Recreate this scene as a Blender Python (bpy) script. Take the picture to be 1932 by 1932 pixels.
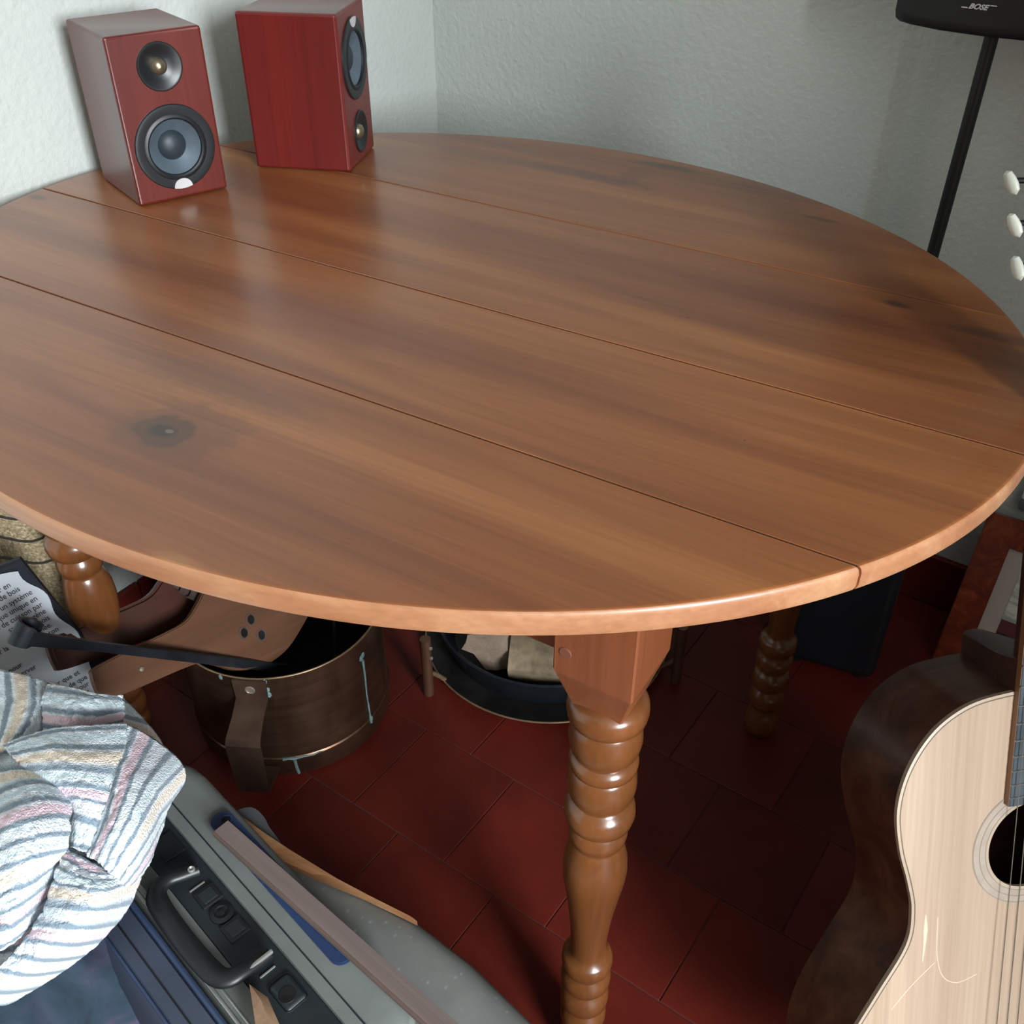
import bpy, bmesh, math, random
from mathutils import Vector, Matrix, noise
random.seed(7)
for o in list(bpy.data.objects): bpy.data.objects.remove(o)
SC = bpy.context.scene
COL = SC.collection
PI = math.pi
# ------------------------------------------------------------------ camera
CAMZ = 1.188
PITCH = math.radians(36.675)
FPX = 1888.0
cd = bpy.data.cameras.new('camera'); cam = bpy.data.objects.new('camera', cd); COL.objects.link(cam)
cam.location = (0, 0, CAMZ); cam.rotation_euler = (PI/2-PITCH, 0, 0)
cd.sensor_width = 36; cd.lens = FPX/1932*36; cd.clip_start = .02
SC.camera = cam
SC.view_settings.view_transform = 'Standard'; SC.view_settings.look = 'None'
SC.view_settings.gamma = 1; SC.view_settings.use_curve_mapping = False
SC.view_settings.exposure = 0.0
# room axes: A points along the back wall to the right (towards the windows), B points to the back wall
TH = math.radians(-35.3)
A = Vector((math.cos(TH), math.sin(TH), 0)); B = Vector((-math.sin(TH), math.cos(TH), 0))
def room(a, b, z=0): return A*a + B*b + Vector((0, 0, z))
LEFT, RIGHT, BACK, FRONT, CEIL = -1.245, 2.75, 1.515, -1.75, 2.5
# ------------------------------------------------------------------ world and daylight
wd = bpy.data.worlds.new('world'); SC.world = wd; wd.use_nodes = True
wd.node_tree.nodes['Background'].inputs[0].default_value = (.75, .85, 1, 1)
wd.node_tree.nodes['Background'].inputs[1].default_value = .6
def window_light(name, b, z, w, h, e):
    l = bpy.data.lights.new(name, 'AREA'); l.shape = 'RECTANGLE'; l.size = w; l.size_y = h
    l.energy = e; l.color = (.90, .96, 1.0)
    o = bpy.data.objects.new(name, l); COL.objects.link(o)
    o.location = room(RIGHT-.02, b, z)
    o.rotation_euler = (-A).to_track_quat('-Z', 'Y').to_euler()
W1 = (-.95, 1.70, 1.0, 1.2)
window_light('daylight', *W1, 300)

def at(px, py, z):                       # point at height z seen at a place of the photograph
    x = (px-966)/FPX; y = -(py-966)/FPX
    d = Vector((x, math.cos(PITCH)+y*math.sin(PITCH), -math.sin(PITCH)+y*math.cos(PITCH)))
    t = (z-CAMZ)/d.z
    return Vector((d.x*t, d.y*t, z))
# ------------------------------------------------------------------ object helpers
def tag(o, label=None, cat=None, group=None, kind=None):
    if label: o['label'] = label
    if cat: o['category'] = cat
    if group: o['group'] = group
    if kind: o['kind'] = kind
    return o
def empty(name, label, cat, loc=(0, 0, 0), rotz=0, mtx=None, group=None):
    o = bpy.data.objects.new(name, None); COL.objects.link(o); o.empty_display_size = .05
    if mtx is not None: o.matrix_world = mtx
    else: o.location = loc; o.rotation_euler = (0, 0, rotz)
    return tag(o, label, cat, group)
def obj(name, bm, m, parent=None, sharp=35, smooth=True):
    bmesh.ops.recalc_face_normals(bm, faces=bm.faces)
    if smooth:
        for f in bm.faces: f.smooth = True
        lim = math.radians(sharp)
        for e in bm.edges:
            e.smooth = not (len(e.link_faces) == 2 and e.calc_face_angle(0) > lim)
    me = bpy.data.meshes.new(name); bm.to_mesh(me); bm.free()
    me.materials.append(m)
    o = bpy.data.objects.new(name, me); COL.objects.link(o)
    if parent: o.parent = parent
    if smooth:
        wn = o.modifiers.new('weighted', 'WEIGHTED_NORMAL'); wn.keep_sharp = True
    return o
def joined(*bms):
    r = bmesh.new()
    for b in bms:
        me = bpy.data.meshes.new('t'); b.to_mesh(me); b.free(); r.from_mesh(me); bpy.data.meshes.remove(me)
    return r
def box(sx, sy, sz, c=(0, 0, 0), bev=0, seg=2, mtx=None):
    bm = bmesh.new(); bmesh.ops.create_cube(bm, size=1)
    for v in bm.verts: v.co = Vector((v.co.x*sx, v.co.y*sy, v.co.z*sz))
    if bev: bmesh.ops.bevel(bm, geom=list(bm.edges), offset=bev, segments=seg, profile=.5, affect='EDGES')
    bmesh.ops.translate(bm, verts=bm.verts, vec=c)
    if mtx is not None: bm.transform(mtx)
    return bm
def rings(rs, close=True, cap0=True, cap1=True):
    bm = bmesh.new(); V = [[bm.verts.new(p) for p in r] for r in rs]
    n = len(rs[0])
    for a, b in zip(V[:-1], V[1:]):
        for i in range(n if close else n-1):
            j = (i+1) % n
            bm.faces.new((a[i], a[j], b[j], b[i]))
    if cap0: bm.faces.new(V[0])
    if cap1: bm.faces.new(V[-1])
    return bm
def lathe(prof, seg=40, cap=True, mtx=None):
    rs = [[(r*math.cos(2*PI*i/seg), r*math.sin(2*PI*i/seg), z) for i in range(seg)] for r, z in prof]
    bm = rings(rs, True, cap, cap)
    if mtx is not None: bm.transform(mtx)
    return bm
def tube(pts, r, seg=10, caps=True):
    pts = [Vector(p) for p in pts]; rs = []
    up = Vector((0, 0, 1))
    for i, p in enumerate(pts):
        d = (pts[min(i+1, len(pts)-1)]-pts[max(i-1, 0)]).normalized()
        u = d.cross(up)
        if u.length < .05: u = d.cross(Vector((1, 0, 0)))
        u.normalize(); v = d.cross(u)
        rr = r[i] if isinstance(r, (list, tuple)) else r
        rs.append([p+u*rr*math.cos(2*PI*k/seg)+v*rr*math.sin(2*PI*k/seg) for k in range(seg)])
    return rings(rs, True, caps, caps)
def strap(pts, side, w, t):              # flat strip along pts, width w along side, thickness t
    pts = [Vector(p) for p in pts]; side = Vector(side).normalized(); rs = []
    for i, p in enumerate(pts):
        d = (pts[min(i+1, len(pts)-1)]-pts[max(i-1, 0)]).normalized()
        n = d.cross(side).normalized()
        ww = w[i] if isinstance(w, (list, tuple)) else w
        rs.append([p+side*ww/2+n*t/2, p-side*ww/2+n*t/2, p-side*ww/2-n*t/2, p+side*ww/2-n*t/2])
    return rings(rs)
def prism(poly, h, bev=0):               # polygon in xy from z=0 up to h
    bm = bmesh.new(); f = bm.faces.new([bm.verts.new((x, y, 0)) for x, y in poly])
    r = bmesh.ops.extrude_face_region(bm, geom=[f])
    bmesh.ops.translate(bm, verts=[v for v in r['geom'] if isinstance(v, bmesh.types.BMVert)], vec=(0, 0, h))
    if bev:
        es = [e for e in bm.edges if abs(e.verts[0].co.z-e.verts[1].co.z) < 1e-6]
        bmesh.ops.bevel(bm, geom=es, offset=bev, segments=2, affect='EDGES')
    return bm
def spline(P, n=8, closed=False):        # Catmull-Rom
    P = [Vector(p) for p in P]; out = []; m = len(P)
    for i in range(m if closed else m-1):
        g = lambda k: P[k % m] if closed else P[max(0, min(m-1, k))]
        p0, p1, p2, p3 = g(i-1), g(i), g(i+1), g(i+2)
        for k in range(n):
            t = k/n
            out.append(.5*((2*p1)+(p2-p0)*t+(2*p0-5*p1+4*p2-p3)*t*t+(3*p1-p0-3*p2+p3)*t**3))
    if not closed: out.append(P[-1])
    return out
def frame_mtx(o, x, y):                  # matrix from origin, x axis and approximate y axis
    x = Vector(x).normalized(); z = x.cross(Vector(y)).normalized(); y = z.cross(x)
    return Matrix(((x.x, y.x, z.x, o[0]), (x.y, y.y, z.y, o[1]), (x.z, y.z, z.z, o[2]), (0, 0, 0, 1)))
def text_bm(s, size, shear=0, ext=.0002, align='LEFT', bold=0):
    cu = bpy.data.curves.new('t', 'FONT'); cu.body = s; cu.size = size; cu.shear = shear; cu.extrude = ext; cu.align_x = align; cu.offset = bold
    cu.resolution_u = 3
    o = bpy.data.objects.new('t', cu); COL.objects.link(o)
    dg = bpy.context.evaluated_depsgraph_get(); me = bpy.data.meshes.new_from_object(o.evaluated_get(dg))
    bm = bmesh.new(); bm.from_mesh(me); bpy.data.objects.remove(o); bpy.data.curves.remove(cu); bpy.data.meshes.remove(me)
    return bm
# ------------------------------------------------------------------ materials
def lin(c): return tuple((x/255/12.92 if x/255 <= .04045 else ((x/255+.055)/1.055)**2.4) for x in c)+(1,)
class NT:
    def __init__(s, name):
        s.m = bpy.data.materials.new(name); s.m.use_nodes = True
        s.t = s.m.node_tree; s.b = s.t.nodes['Principled BSDF']
    def n(s, typ, **k):
        x = s.t.nodes.new(typ)
        for a, b in k.items(): setattr(x, a, b)
        return x
    def l(s, a, b): s.t.links.new(a, b)
    def setb(s, **k):
        for a, b in k.items(): s.b.inputs[a.replace('_', ' ')].default_value = b
    def coord(s, out='Object', scale=(1, 1, 1), loc=(0, 0, 0), rot=(0, 0, 0)):
        c = s.n('ShaderNodeTexCoord'); m = s.n('ShaderNodeMapping')
        m.inputs['Scale'].default_value = scale; m.inputs['Location'].default_value = loc; m.inputs['Rotation'].default_value = rot
        s.l(c.outputs[out], m.inputs[0]); return m.outputs[0]
    def noise(s, vec, scale, detail=4, rough=.55, dist=0):
        x = s.n('ShaderNodeTexNoise'); x.inputs['Scale'].default_value = scale; x.inputs['Detail'].default_value = detail
        x.inputs['Roughness'].default_value = rough; x.inputs['Distortion'].default_value = dist
        s.l(vec, x.inputs['Vector']); return x.outputs['Fac']
    def ramp(s, fac, stops):
        r = s.n('ShaderNodeValToRGB'); e = r.color_ramp.elements
        while len(e) > 1: e.remove(e[0])
        for i, (p, c) in enumerate(stops):
            k = e[0] if i == 0 else e.new(p)
            k.position = p; k.color = c if len(c) == 4 else lin(c)
        s.l(fac, r.inputs[0]); return r.outputs[0]
    def mix(s, fac, a, b, mode='MIX'):
        x = s.n('ShaderNodeMix', data_type='RGBA', blend_type=mode)
        for v, i in ((fac, 0), (a, 6), (b, 7)):
            if hasattr(v, 'is_linked'): s.l(v, x.inputs[i])
            else: x.inputs[i].default_value = v
        return x.outputs[2]
    def math(s, op, a, b=0, c=0):
        x = s.n('ShaderNodeMath', operation=op)
        for i, v in enumerate((a, b, c)):
            if hasattr(v, 'is_linked'): s.l(v, x.inputs[i])
            else: x.inputs[i].default_value = v
        return x.outputs[0]
    def maprange(s, v, a, b, c=0, d=1, smooth=True):
        x = s.n('ShaderNodeMapRange'); x.interpolation_type = 'SMOOTHSTEP' if smooth else 'LINEAR'
        s.l(v, x.inputs[0])
        for i, q in enumerate((a, b, c, d)): x.inputs[i+1].default_value = q
        return x.outputs[0]
    def bump(s, h, strength=.2, dist=.002):
        x = s.n('ShaderNodeBump'); x.inputs['Strength'].default_value = strength; x.inputs['Distance'].default_value = dist
        s.l(h, x.inputs['Height']); s.l(x.outputs[0], s.b.inputs['Normal'])
    def color(s, c): s.l(c, s.b.inputs['Base Color'])
def simple(name, rgb, rough=.5, metal=0, coat=0, var=.15, scale=12, bump=0, spec=.5, bscale=200):
    t = NT(name); c = lin(rgb)
    v = t.coord(); f = t.noise(v, scale, 5)
    d = tuple(x*(1-var) for x in c[:3])+(1,); h = tuple(min(1, x*(1+var)) for x in c[:3])+(1,)
    t.color(t.ramp(f, [(.3, d), (.7, h)])); t.setb(Roughness=rough, Metallic=metal, Coat_Weight=coat, Specular_IOR_Level=spec)
    if bump: t.bump(t.noise(v, bscale, 3), bump, .001)
    return t.m
def wood(name, dark, mid, light, seed=0, axis='X', fine=1.0, rough=.34, coat=.38, coat_rough=.2, spots=(), streak=14, bump=.05, band=1.0):
    t = NT(name)
    al, ac = 1.1*band, streak
    sc = {'X': (al, ac, ac), 'Y': (ac, al, ac), 'Z': (ac, ac, al)}[axis]
    v = t.coord(scale=sc, loc=(seed*3.7, seed*1.9, seed*2.3))
    f1 = t.noise(v, 1.0, 5, .6, .6)
    sf = {'X': (5, 260, 260), 'Y': (260, 5, 260), 'Z': (260, 260, 5)}[axis]
    v2 = t.coord(scale=tuple(q*fine for q in sf), loc=(seed, seed*.3, 0)); f2 = t.noise(v2, 1, 3)
    base = t.ramp(f1, [(.22, dark), (.48, mid), (.76, light)])
    fin = t.ramp(f2, [(.3, (.80, .78, .76, 1)), (.7, (1.1, 1.1, 1.1, 1))])
    c = t.mix(.55, base, t.mix(1, base, fin, 'MULTIPLY'))
    for (x, y, rx, ry, st, col, *sh) in spots:
        vv = t.coord(loc=(-x/rx, -y/ry, 0), scale=(1/rx, 1/ry, 0.0001))
        nz = t.noise(t.coord(scale=(40, 60, 1)), 1.0, 3)
        ln = t.n('ShaderNodeVectorMath', operation='LENGTH'); t.l(vv, ln.inputs[0])
        dd = t.math('ADD', ln.outputs['Value'], t.math('MULTIPLY', t.math('SUBTRACT', nz, .5), .9))
        c = t.mix(t.maprange(dd, *(sh or (.35, 1.25)), st, 0), c, lin(col))
    if spots:
        vo = t.n('ShaderNodeTexVoronoi'); vo.inputs['Scale'].default_value = 1; t.l(t.coord(scale=(11, 16, .01)), vo.inputs['Vector'])
        sp_ = t.n('ShaderNodeSeparateColor'); t.l(vo.outputs['Color'], sp_.inputs[0])
        on = t.math('LESS_THAN', vo.outputs['Distance'], t.math('MULTIPLY', sp_.outputs[0], .045))
        c = t.mix(t.math('MULTIPLY', t.math('MULTIPLY', on, t.math('GREATER_THAN', sp_.outputs[1], .6)), .75), c, lin((40, 24, 16)))
    t.color(c); t.setb(Roughness=rough, Coat_Weight=coat, Coat_Roughness=coat_rough)
    t.bump(f2, bump, .0006)
    return t.m
M = {}
# wall: orange-peel paint
t = NT('wall_paint'); v = t.coord(); f = t.noise(v, 3, 3)
t.color(t.ramp(f, [(.3, (.485, .515, .485, 1)), (.7, (.53, .56, .525, 1))])); t.setb(Roughness=.7, Specular_IOR_Level=.3)
t.bump(t.noise(v, 95, 2, .5), .55, .0035); M['wall'] = t.m
M['ceiling'] = simple('ceiling_paint', (168, 168, 164), .9)
M['panel'] = simple('dark_unseen_wall', (96, 78, 62), .7)  # unseen walls coloured dark to cut bounced light
# floor tile
t = NT('red_tile'); v = t.coord('Object'); oi = t.n('ShaderNodeObjectInfo')
g = t.n('ShaderNodeNewGeometry'); f = t.noise(g.outputs['Position'], 9, 5, .6)
c = t.ramp(f, [(.3, (.078, .0082, .0048, 1)), (.7, (.115, .0125, .007, 1))])
k = t.maprange(oi.outputs['Random'], 0, 1, .8, 1.15, False); cb = t.n('ShaderNodeCombineColor')
for i in range(3): t.l(k, cb.inputs[i])
t.color(t.mix(1, c, cb.outputs[0], 'MULTIPLY')); t.setb(Roughness=.5, Specular_IOR_Level=.25)
t.bump(t.noise(g.outputs['Position'], 120, 2), .06, .001); M['tile'] = t.m
M['grout'] = simple('grout', (74, 46, 40), .85, scale=80, var=.4)
# table woods
DK, MD, LT = (98, 50, 27), (133, 78, 41), (162, 104, 58)
SP = [(-.002, -.358, .062, .050, .35, (98, 58, 38), .75, 1.0), (-.012, -.364, .030, .026, .8, (70, 42, 26), .75, 1.0), (-.012, -.362, .06, .045, .3, (80, 50, 34)), (-.04, -.285, .14, .022, .45, (84, 52, 38)),
      (-.014, -.365, .016, .012, .8, (34, 25, 20), .6, 1.0), (-.009, -.363, .006, .004, .8, (120, 96, 84), .6, 1.0), (.125, -.478, .03, .008, .35, (176, 128, 80))]
SP4 = [(-.04, .372, .12, .018, .6, (84, 48, 36)), (-.19, .362, .09, .014, .5, (96, 58, 40)), (.03, .40, .02, .05, .35, (80, 44, 34)),
       (.055, .458, .06, .012, .75, (58, 46, 30)), (.29, .377, .03, .006, .6, (60, 34, 24))]
SP3 = [(.427, .187, .016, .008, .8, (48, 28, 20)), (.535, .165, .06, .013, .6, (64, 34, 24)), (-.30, .08, .2, .03, .25, (110, 54, 36))]
SP2 = [(-.564, -.063, .02, .008, .7, (64, 40, 32)), (.1, -.13, .30, .035, .35, (104, 50, 32))]
M['plank1'] = wood('plank_wood_near', DK, MD, LT, 1, spots=SP)
M['plank2'] = wood('plank_wood_second', DK, MD, LT, 2.3, spots=SP2)
M['plank3'] = wood('plank_wood_third', DK, (135, 80, 43), LT, 4.1, spots=SP3)
M['plank4'] = wood('plank_wood_far', DK, MD, LT, 5.7, spots=SP4)
M['rim'] = wood('worn_lit_rim_wood', (138, 86, 60), (164, 114, 80), (186, 144, 108), 21, 'X', rough=.4, coat=.3, coat_rough=.25, streak=18)  # edge wear plus window sheen put into a paler rim colour
M['legwood'] = wood('turned_leg_wood', (82, 48, 25), (116, 70, 36), (144, 92, 50), 3, 'Z', rough=.28, streak=10)
M['blockwood'] = wood('leg_block_wood', (98, 52, 30), (124, 70, 42), (138, 82, 52), 6, 'Z', rough=.35, streak=10)
M['apronwood'] = wood('apron_wood', (104, 50, 28), (134, 70, 40), (150, 84, 50), 7, 'X', rough=.35)
M['peg'] = simple('peg_wood', (112, 66, 48), .5)
# loudspeakers
M['cherry'] = wood('cherry_veneer', (64, 16, 14), (88, 26, 20), (106, 38, 27), 8, 'Z', rough=.38, coat=.3, coat_rough=.18, streak=16, bump=.02)
M['cherry2'] = wood('dark_cherry_veneer', (64, 12, 12), (92, 20, 18), (106, 28, 22), 9, 'Z', rough=.38, coat=.3, coat_rough=.18, streak=20, bump=.02)
M['blk'] = simple('black_plastic', (24, 27, 30), .38)
M['blkmatte'] = simple('matte_black', (9, 9, 10), .6)
M['rubber'] = simple('black_rubber', (20, 23, 27), .45)
M['cone'] = simple('grey_cone', (84, 98, 108), .38, .25, scale=40)
M['dust'] = simple('dark_dust_cap', (40, 48, 56), .5, .1)
M['dome'] = simple('gold_dome', (150, 138, 116), .3, .85)
M['silver'] = simple('silver_badge', (200, 198, 200), .35, .3)
M['poleblk'] = simple('satin_black_metal', (10, 11, 12), .5)
# guitar
M['spruce'] = wood('spruce_top', (164, 142, 121), (175, 153, 132), (184, 163, 142), 10, 'Y', rough=.35, coat=.35, coat_rough=.2, streak=30, bump=.02, band=.6)
M['rosewood'] = wood('rosewood_side', (40, 22, 14), (74, 44, 30), (108, 72, 50), 11, 'X', rough=.4, coat=.25, streak=26, band=.4)
M['heel'] = wood('mahogany_neck', (44, 22, 16), (64, 34, 24), (80, 44, 30), 12, 'Y', rough=.4, streak=14)
M['ebony'] = simple('fingerboard_wood', (70, 78, 84), .3, 0, .4, .25, 40)
M['fbside'] = wood('fingerboard_edge_wood', (96, 62, 36), (124, 84, 52), (140, 98, 62), 13, 'Y', rough=.5)
M['binding'] = simple('cream_binding', (172, 154, 134), .4)
M['purfling'] = simple('dark_purfling', (96, 82, 66), .5)
M['rosette'] = simple('pale_rosette', (166, 152, 138), .35, scale=60, var=.1)
M['rosline'] = simple('rosette_line', (140, 128, 116), .4)
M['fret'] = simple('fret_metal', (170, 172, 172), .3, .9)
M['string'] = simple('nylon_string', (120, 112, 100), .3, .2)
M['pegcream'] = simple('cream_tuner', (196, 200, 188), .35)
M['scratch'] = simple('pale_scratch', (206, 186, 160), .5)
# fireplace things
t = NT('aged_copper'); v = t.coord(scale=(14, 14, 6)); f = t.noise(v, 1, 6, .65, .4); f2 = t.noise(t.coord(scale=(5, 5, 90)), 1, 3)
t.color(t.mix(.35, t.ramp(f, [(.25, (.075, .034, .02, 1)), (.5, (.15, .078, .045, 1)), (.75, (.23, .135, .08, 1))]), t.ramp(f2, [(.3, (.07, .04, .03, 1)), (.7, (.24, .15, .1, 1))])))
t.setb(Metallic=.9); t.l(t.ramp(f, [(.2, (.26, .26, .26, 1)), (.8, (.46, .46, .46, 1))]), t.b.inputs['Roughness']); t.bump(t.noise(t.coord(), 60, 3), .15, .002); M['copper'] = t.m
M['copperdk'] = simple('dark_copper_strap', (88, 68, 56), .42, .6, var=.35, scale=24)
M['brassedge'] = simple('worn_brass_edge', (176, 150, 118), .35, .8, scale=30, var=.3)
M['verdigris'] = simple('verdigris', (102, 124, 124), .8, var=.3, scale=90)
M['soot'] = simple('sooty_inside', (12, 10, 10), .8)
M['rivet'] = simple('pale_rivet', (150, 140, 126), .4, .6)
M['bellow1'] = wood('bellows_board_wood', (68, 42, 28), (86, 56, 38), (100, 68, 48), 14, 'X', rough=.45, coat=.15, streak=18)
M['bellow2'] = wood('dark_bellows_wood', (46, 24, 18), (66, 36, 27), (82, 46, 34), 15, 'X', rough=.4, coat=.2, streak=18)
M['leather'] = simple('dark_leather', (52, 40, 36), .5, var=.4, scale=30, bump=.2)
M['hole'] = simple('grey_metal_hole', (112, 106, 104), .35, .7)
M['iron'] = simple('blued_steel', (42, 46, 52), .36, .6, var=.3, scale=30)
M['wire'] = simple('grey_wire', (96, 92, 90), .4, .7)
M['traydk'] = simple('tarnished_tray', (38, 38, 36), .4, .5, var=.5, scale=22)
M['hoop'] = simple('blue_black_steel', (40, 46, 54), .36, .6, var=.4, scale=18)
M['log'] = wood('split_log_wood', (96, 80, 68), (132, 114, 98), (152, 134, 118), 16, 'Z', rough=.8, coat=0, streak=30)
M['bark'] = simple('pale_bark', (128, 112, 90), .9, var=.4, scale=50, bump=.6, bscale=60)
M['brass'] = simple('old_brass', (116, 84, 66), .4, .7, var=.3)
# paper, board, broom
M['paper'] = simple('white_paper', (224, 230, 236), .7, var=.04, scale=8)
M['ink'] = simple('black_ink', (34, 34, 42), .6)
M['blackboard'] = simple('black_card', (14, 17, 24), .5)
t = NT('straw'); f = t.noise(t.coord(scale=(300, 300, 8)), 1, 3); t.color(t.ramp(f, [(.25, (84, 68, 46)), (.55, (150, 134, 104)), (.8, (198, 186, 158))])); t.setb(Roughness=.7); M['straw'] = t.m
M['cord'] = simple('dark_cord', (40, 34, 30), .7)
# cases
M['greyshell'] = simple('grey_shell', (112, 117, 114), .55, var=.12, scale=14, bump=.12)
M['darkplastic'] = simple('dark_trim_plastic', (34, 40, 44), .45, var=.2, scale=20)
M['blackplastic'] = simple('black_grip_plastic', (27, 29, 31), .42, var=.2)
M['rail'] = simple('aluminium_rail', (176, 178, 172), .35, .6)
M['blueshell'] = simple('slate_blue_shell', (56, 64, 80), .5, var=.12)
M['blueedge'] = simple('blue_edging', (50, 64, 92), .45, var=.12)
M['bluepl'] = simple('blue_plastic', (40, 58, 92), .42, var=.12)
M['pad'] = simple('charcoal_rubber', (80, 80, 82), .65, var=.2)
M['slat'] = wood('mauve_batten', (98, 84, 80), (118, 103, 99), (130, 116, 110), 17, 'X', rough=.6, coat=0, streak=30)
M['slatside'] = simple('batten_edge', (98, 82, 74), .7)
t = NT('speckled_grey'); f = t.noise(t.coord(), 9, 4); w = t.n('ShaderNodeTexVoronoi'); w.inputs['Scale'].default_value = 110; t.l(t.coord(scale=(1, .7, .8)), w.inputs['Vector'])
c = t.ramp(f, [(.3, (112, 114, 112)), (.7, (138, 140, 136))]); t.color(t.mix(t.maprange(w.outputs['Distance'], .04, .22, .5, 0), c, lin((170, 174, 176)))); t.setb(Roughness=.65); M['speck'] = t.m
M['tan'] = wood('tan_split_wood', (120, 76, 46), (158, 110, 72), (190, 150, 108), 18, 'X', rough=.6, coat=0, streak=24)
M['pale'] = wood('pale_split_wood', (170, 128, 96), (192, 154, 122), (206, 174, 144), 19, 'X', rough=.6, coat=0, streak=24)
t = NT('tie_dye'); f = t.noise(t.coord(scale=(9, 14, 12)), 1, 5, .6, 1.2)
t.color(t.ramp(f, [(.25, (12, 18, 30)), (.42, (26, 48, 62)), (.52, (44, 52, 70)), (.62, (66, 62, 82)), (.72, (60, 82, 96)), (.85, (112, 110, 110))])); t.setb(Roughness=.85); M['tiedye'] = t.m
# towel stripes: UV.y counts stripes
t = NT('striped_terry'); uv = t.n('ShaderNodeUVMap'); sep = t.n('ShaderNodeSeparateXYZ')
nz = t.n('ShaderNodeTexNoise'); nz.inputs['Scale'].default_value = 75; nz.inputs['Detail'].default_value = 3; t.l(uv.outputs[0], nz.inputs['Vector'])
t.l(uv.outputs[0], sep.inputs[0])
y = t.math('FRACT', t.math('ADD', sep.outputs[1], t.math('MULTIPLY', t.math('SUBTRACT', nz.outputs['Fac'], .5), .06)))
WH, GR, CR, PK, TL = (234, 244, 252), (132, 150, 164), (240, 226, 208), (236, 210, 222), (208, 230, 238)
st = [(0, WH), (.06, WH), (.075, GR), (.115, GR), (.13, WH), (.20, TL), (.25, WH), (.265, GR), (.305, GR), (.32, WH), (.36, CR), (.45, CR), (.47, WH), (.52, GR), (.555, GR),
      (.57, WH), (.62, TL), (.67, WH), (.72, GR), (.755, GR), (.77, WH), (.80, PK), (.88, PK), (.90, GR), (.935, GR), (.95, WH)]
t.color(t.ramp(y, st)); t.setb(Roughness=.95, Specular_IOR_Level=.1, Sheen_Weight=.3)
t.bump(t.noise(t.coord(), 520, 2), .8, .003); M['towel'] = t.m
M['mat'] = simple('grey_mat_board', (176, 168, 160), .85, var=.04)
t = NT('burl_frame'); f = t.noise(t.coord(scale=(20, 20, 20)), 1, 6, .65, 2.2); t.color(t.ramp(f, [(.25, (64, 18, 10)), (.5, (112, 42, 22)), (.75, (146, 68, 34))])); t.setb(Roughness=.25, Coat_Weight=.4, Coat_Roughness=.1); M['burl'] = t.m
t = NT('print_pale'); f = t.noise(t.coord(scale=(20, 70, 1)), 1, 4, .6, .8); t.color(t.ramp(f, [(.35, (150, 160, 148)), (.55, (208, 212, 200)), (.8, (222, 222, 212))])); t.setb(Roughness=.5); M['print_pale'] = t.m
M['print_maroon'] = simple('print_maroon', (92, 40, 48), .5)
M['print_dark'] = simple('print_dark', (44, 22, 32), .5)
M['print_white'] = simple('print_white', (214, 204, 212), .5)
M['whitepanel'] = simple('white_enamel', (204, 212, 220), .5, var=.05)
M['tealtrim'] = simple('grey_trim', (84, 96, 102), .5)
M['winframe'] = simple('window_white', (230, 230, 226), .5)

# ------------------------------------------------------------------ room shell
RM = Matrix(((A.x, B.x, 0, 0), (A.y, B.y, 0, 0), (0, 0, 1, 0), (0, 0, 0, 1)))
def shell(name, bm, m, kind='structure'):
    o = obj(name, bm, m, None, smooth=False); o.matrix_world = RM; return tag(o, kind=kind)
LX = RIGHT-LEFT; LY = BACK-FRONT; CX = (RIGHT+LEFT)/2; CY = (BACK+FRONT)/2; T = .1
fl = shell('floor', box(LX, LY, .1, (CX, CY, -.0515)), M['grout'])
shell('ceiling', box(LX, LY, .1, (CX, CY, CEIL+.05)), M['ceiling'])
wl = shell('wall_left', box(T, LY, CEIL, (LEFT-T/2, CY, CEIL/2)), M['wall'])
wb = shell('wall_back', box(LX+2*T, T, CEIL, (CX, BACK+T/2, CEIL/2)), M['wall'])
shell('wall_front', box(LX+2*T, T, CEIL, (CX, FRONT-T/2, CEIL/2)), M['panel'])
# right wall with the window opening
bms = []; X = RIGHT+T/2
def wbox(b0, b1, z0, z1): bms.append(box(T, b1-b0, z1-z0, (X, (b0+b1)/2, (z0+z1)/2)))
e = [(w[0]-w[2]/2, w[0]+w[2]/2, w[1]-w[3]/2, w[1]+w[3]/2) for w in (W1,)]
wbox(FRONT, e[0][0], 0, CEIL); wbox(e[0][1], BACK, 0, CEIL)
for q in e: wbox(q[0], q[1], 0, q[2]); wbox(q[0], q[1], q[3], CEIL)
shell('wall_right', joined(*bms), M['panel'])
# added unseen wall stub off the back wall, shading the right side
shell('added_shade_wall', box(.12, BACK-.215, CEIL, (1.05, (BACK+.215)/2, CEIL/2)), M['wall'])
for i, q in enumerate(e):
    b0, b1, z0, z1 = q; f = .05; xs = RIGHT+.05
    fr = joined(box(f, b1-b0, f, (xs, (b0+b1)/2, z0+f/2)), box(f, b1-b0, f, (xs, (b0+b1)/2, z1-f/2)), box(f, f, z1-z0, (xs, b0+f/2, (z0+z1)/2)),
                box(f, f, z1-z0, (xs, b1-f/2, (z0+z1)/2)), box(f, f, z1-z0, (xs, (b0+b1)/2, (z0+z1)/2)))
    shell('window_%d' % (i+1), fr, M['winframe'])
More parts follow.
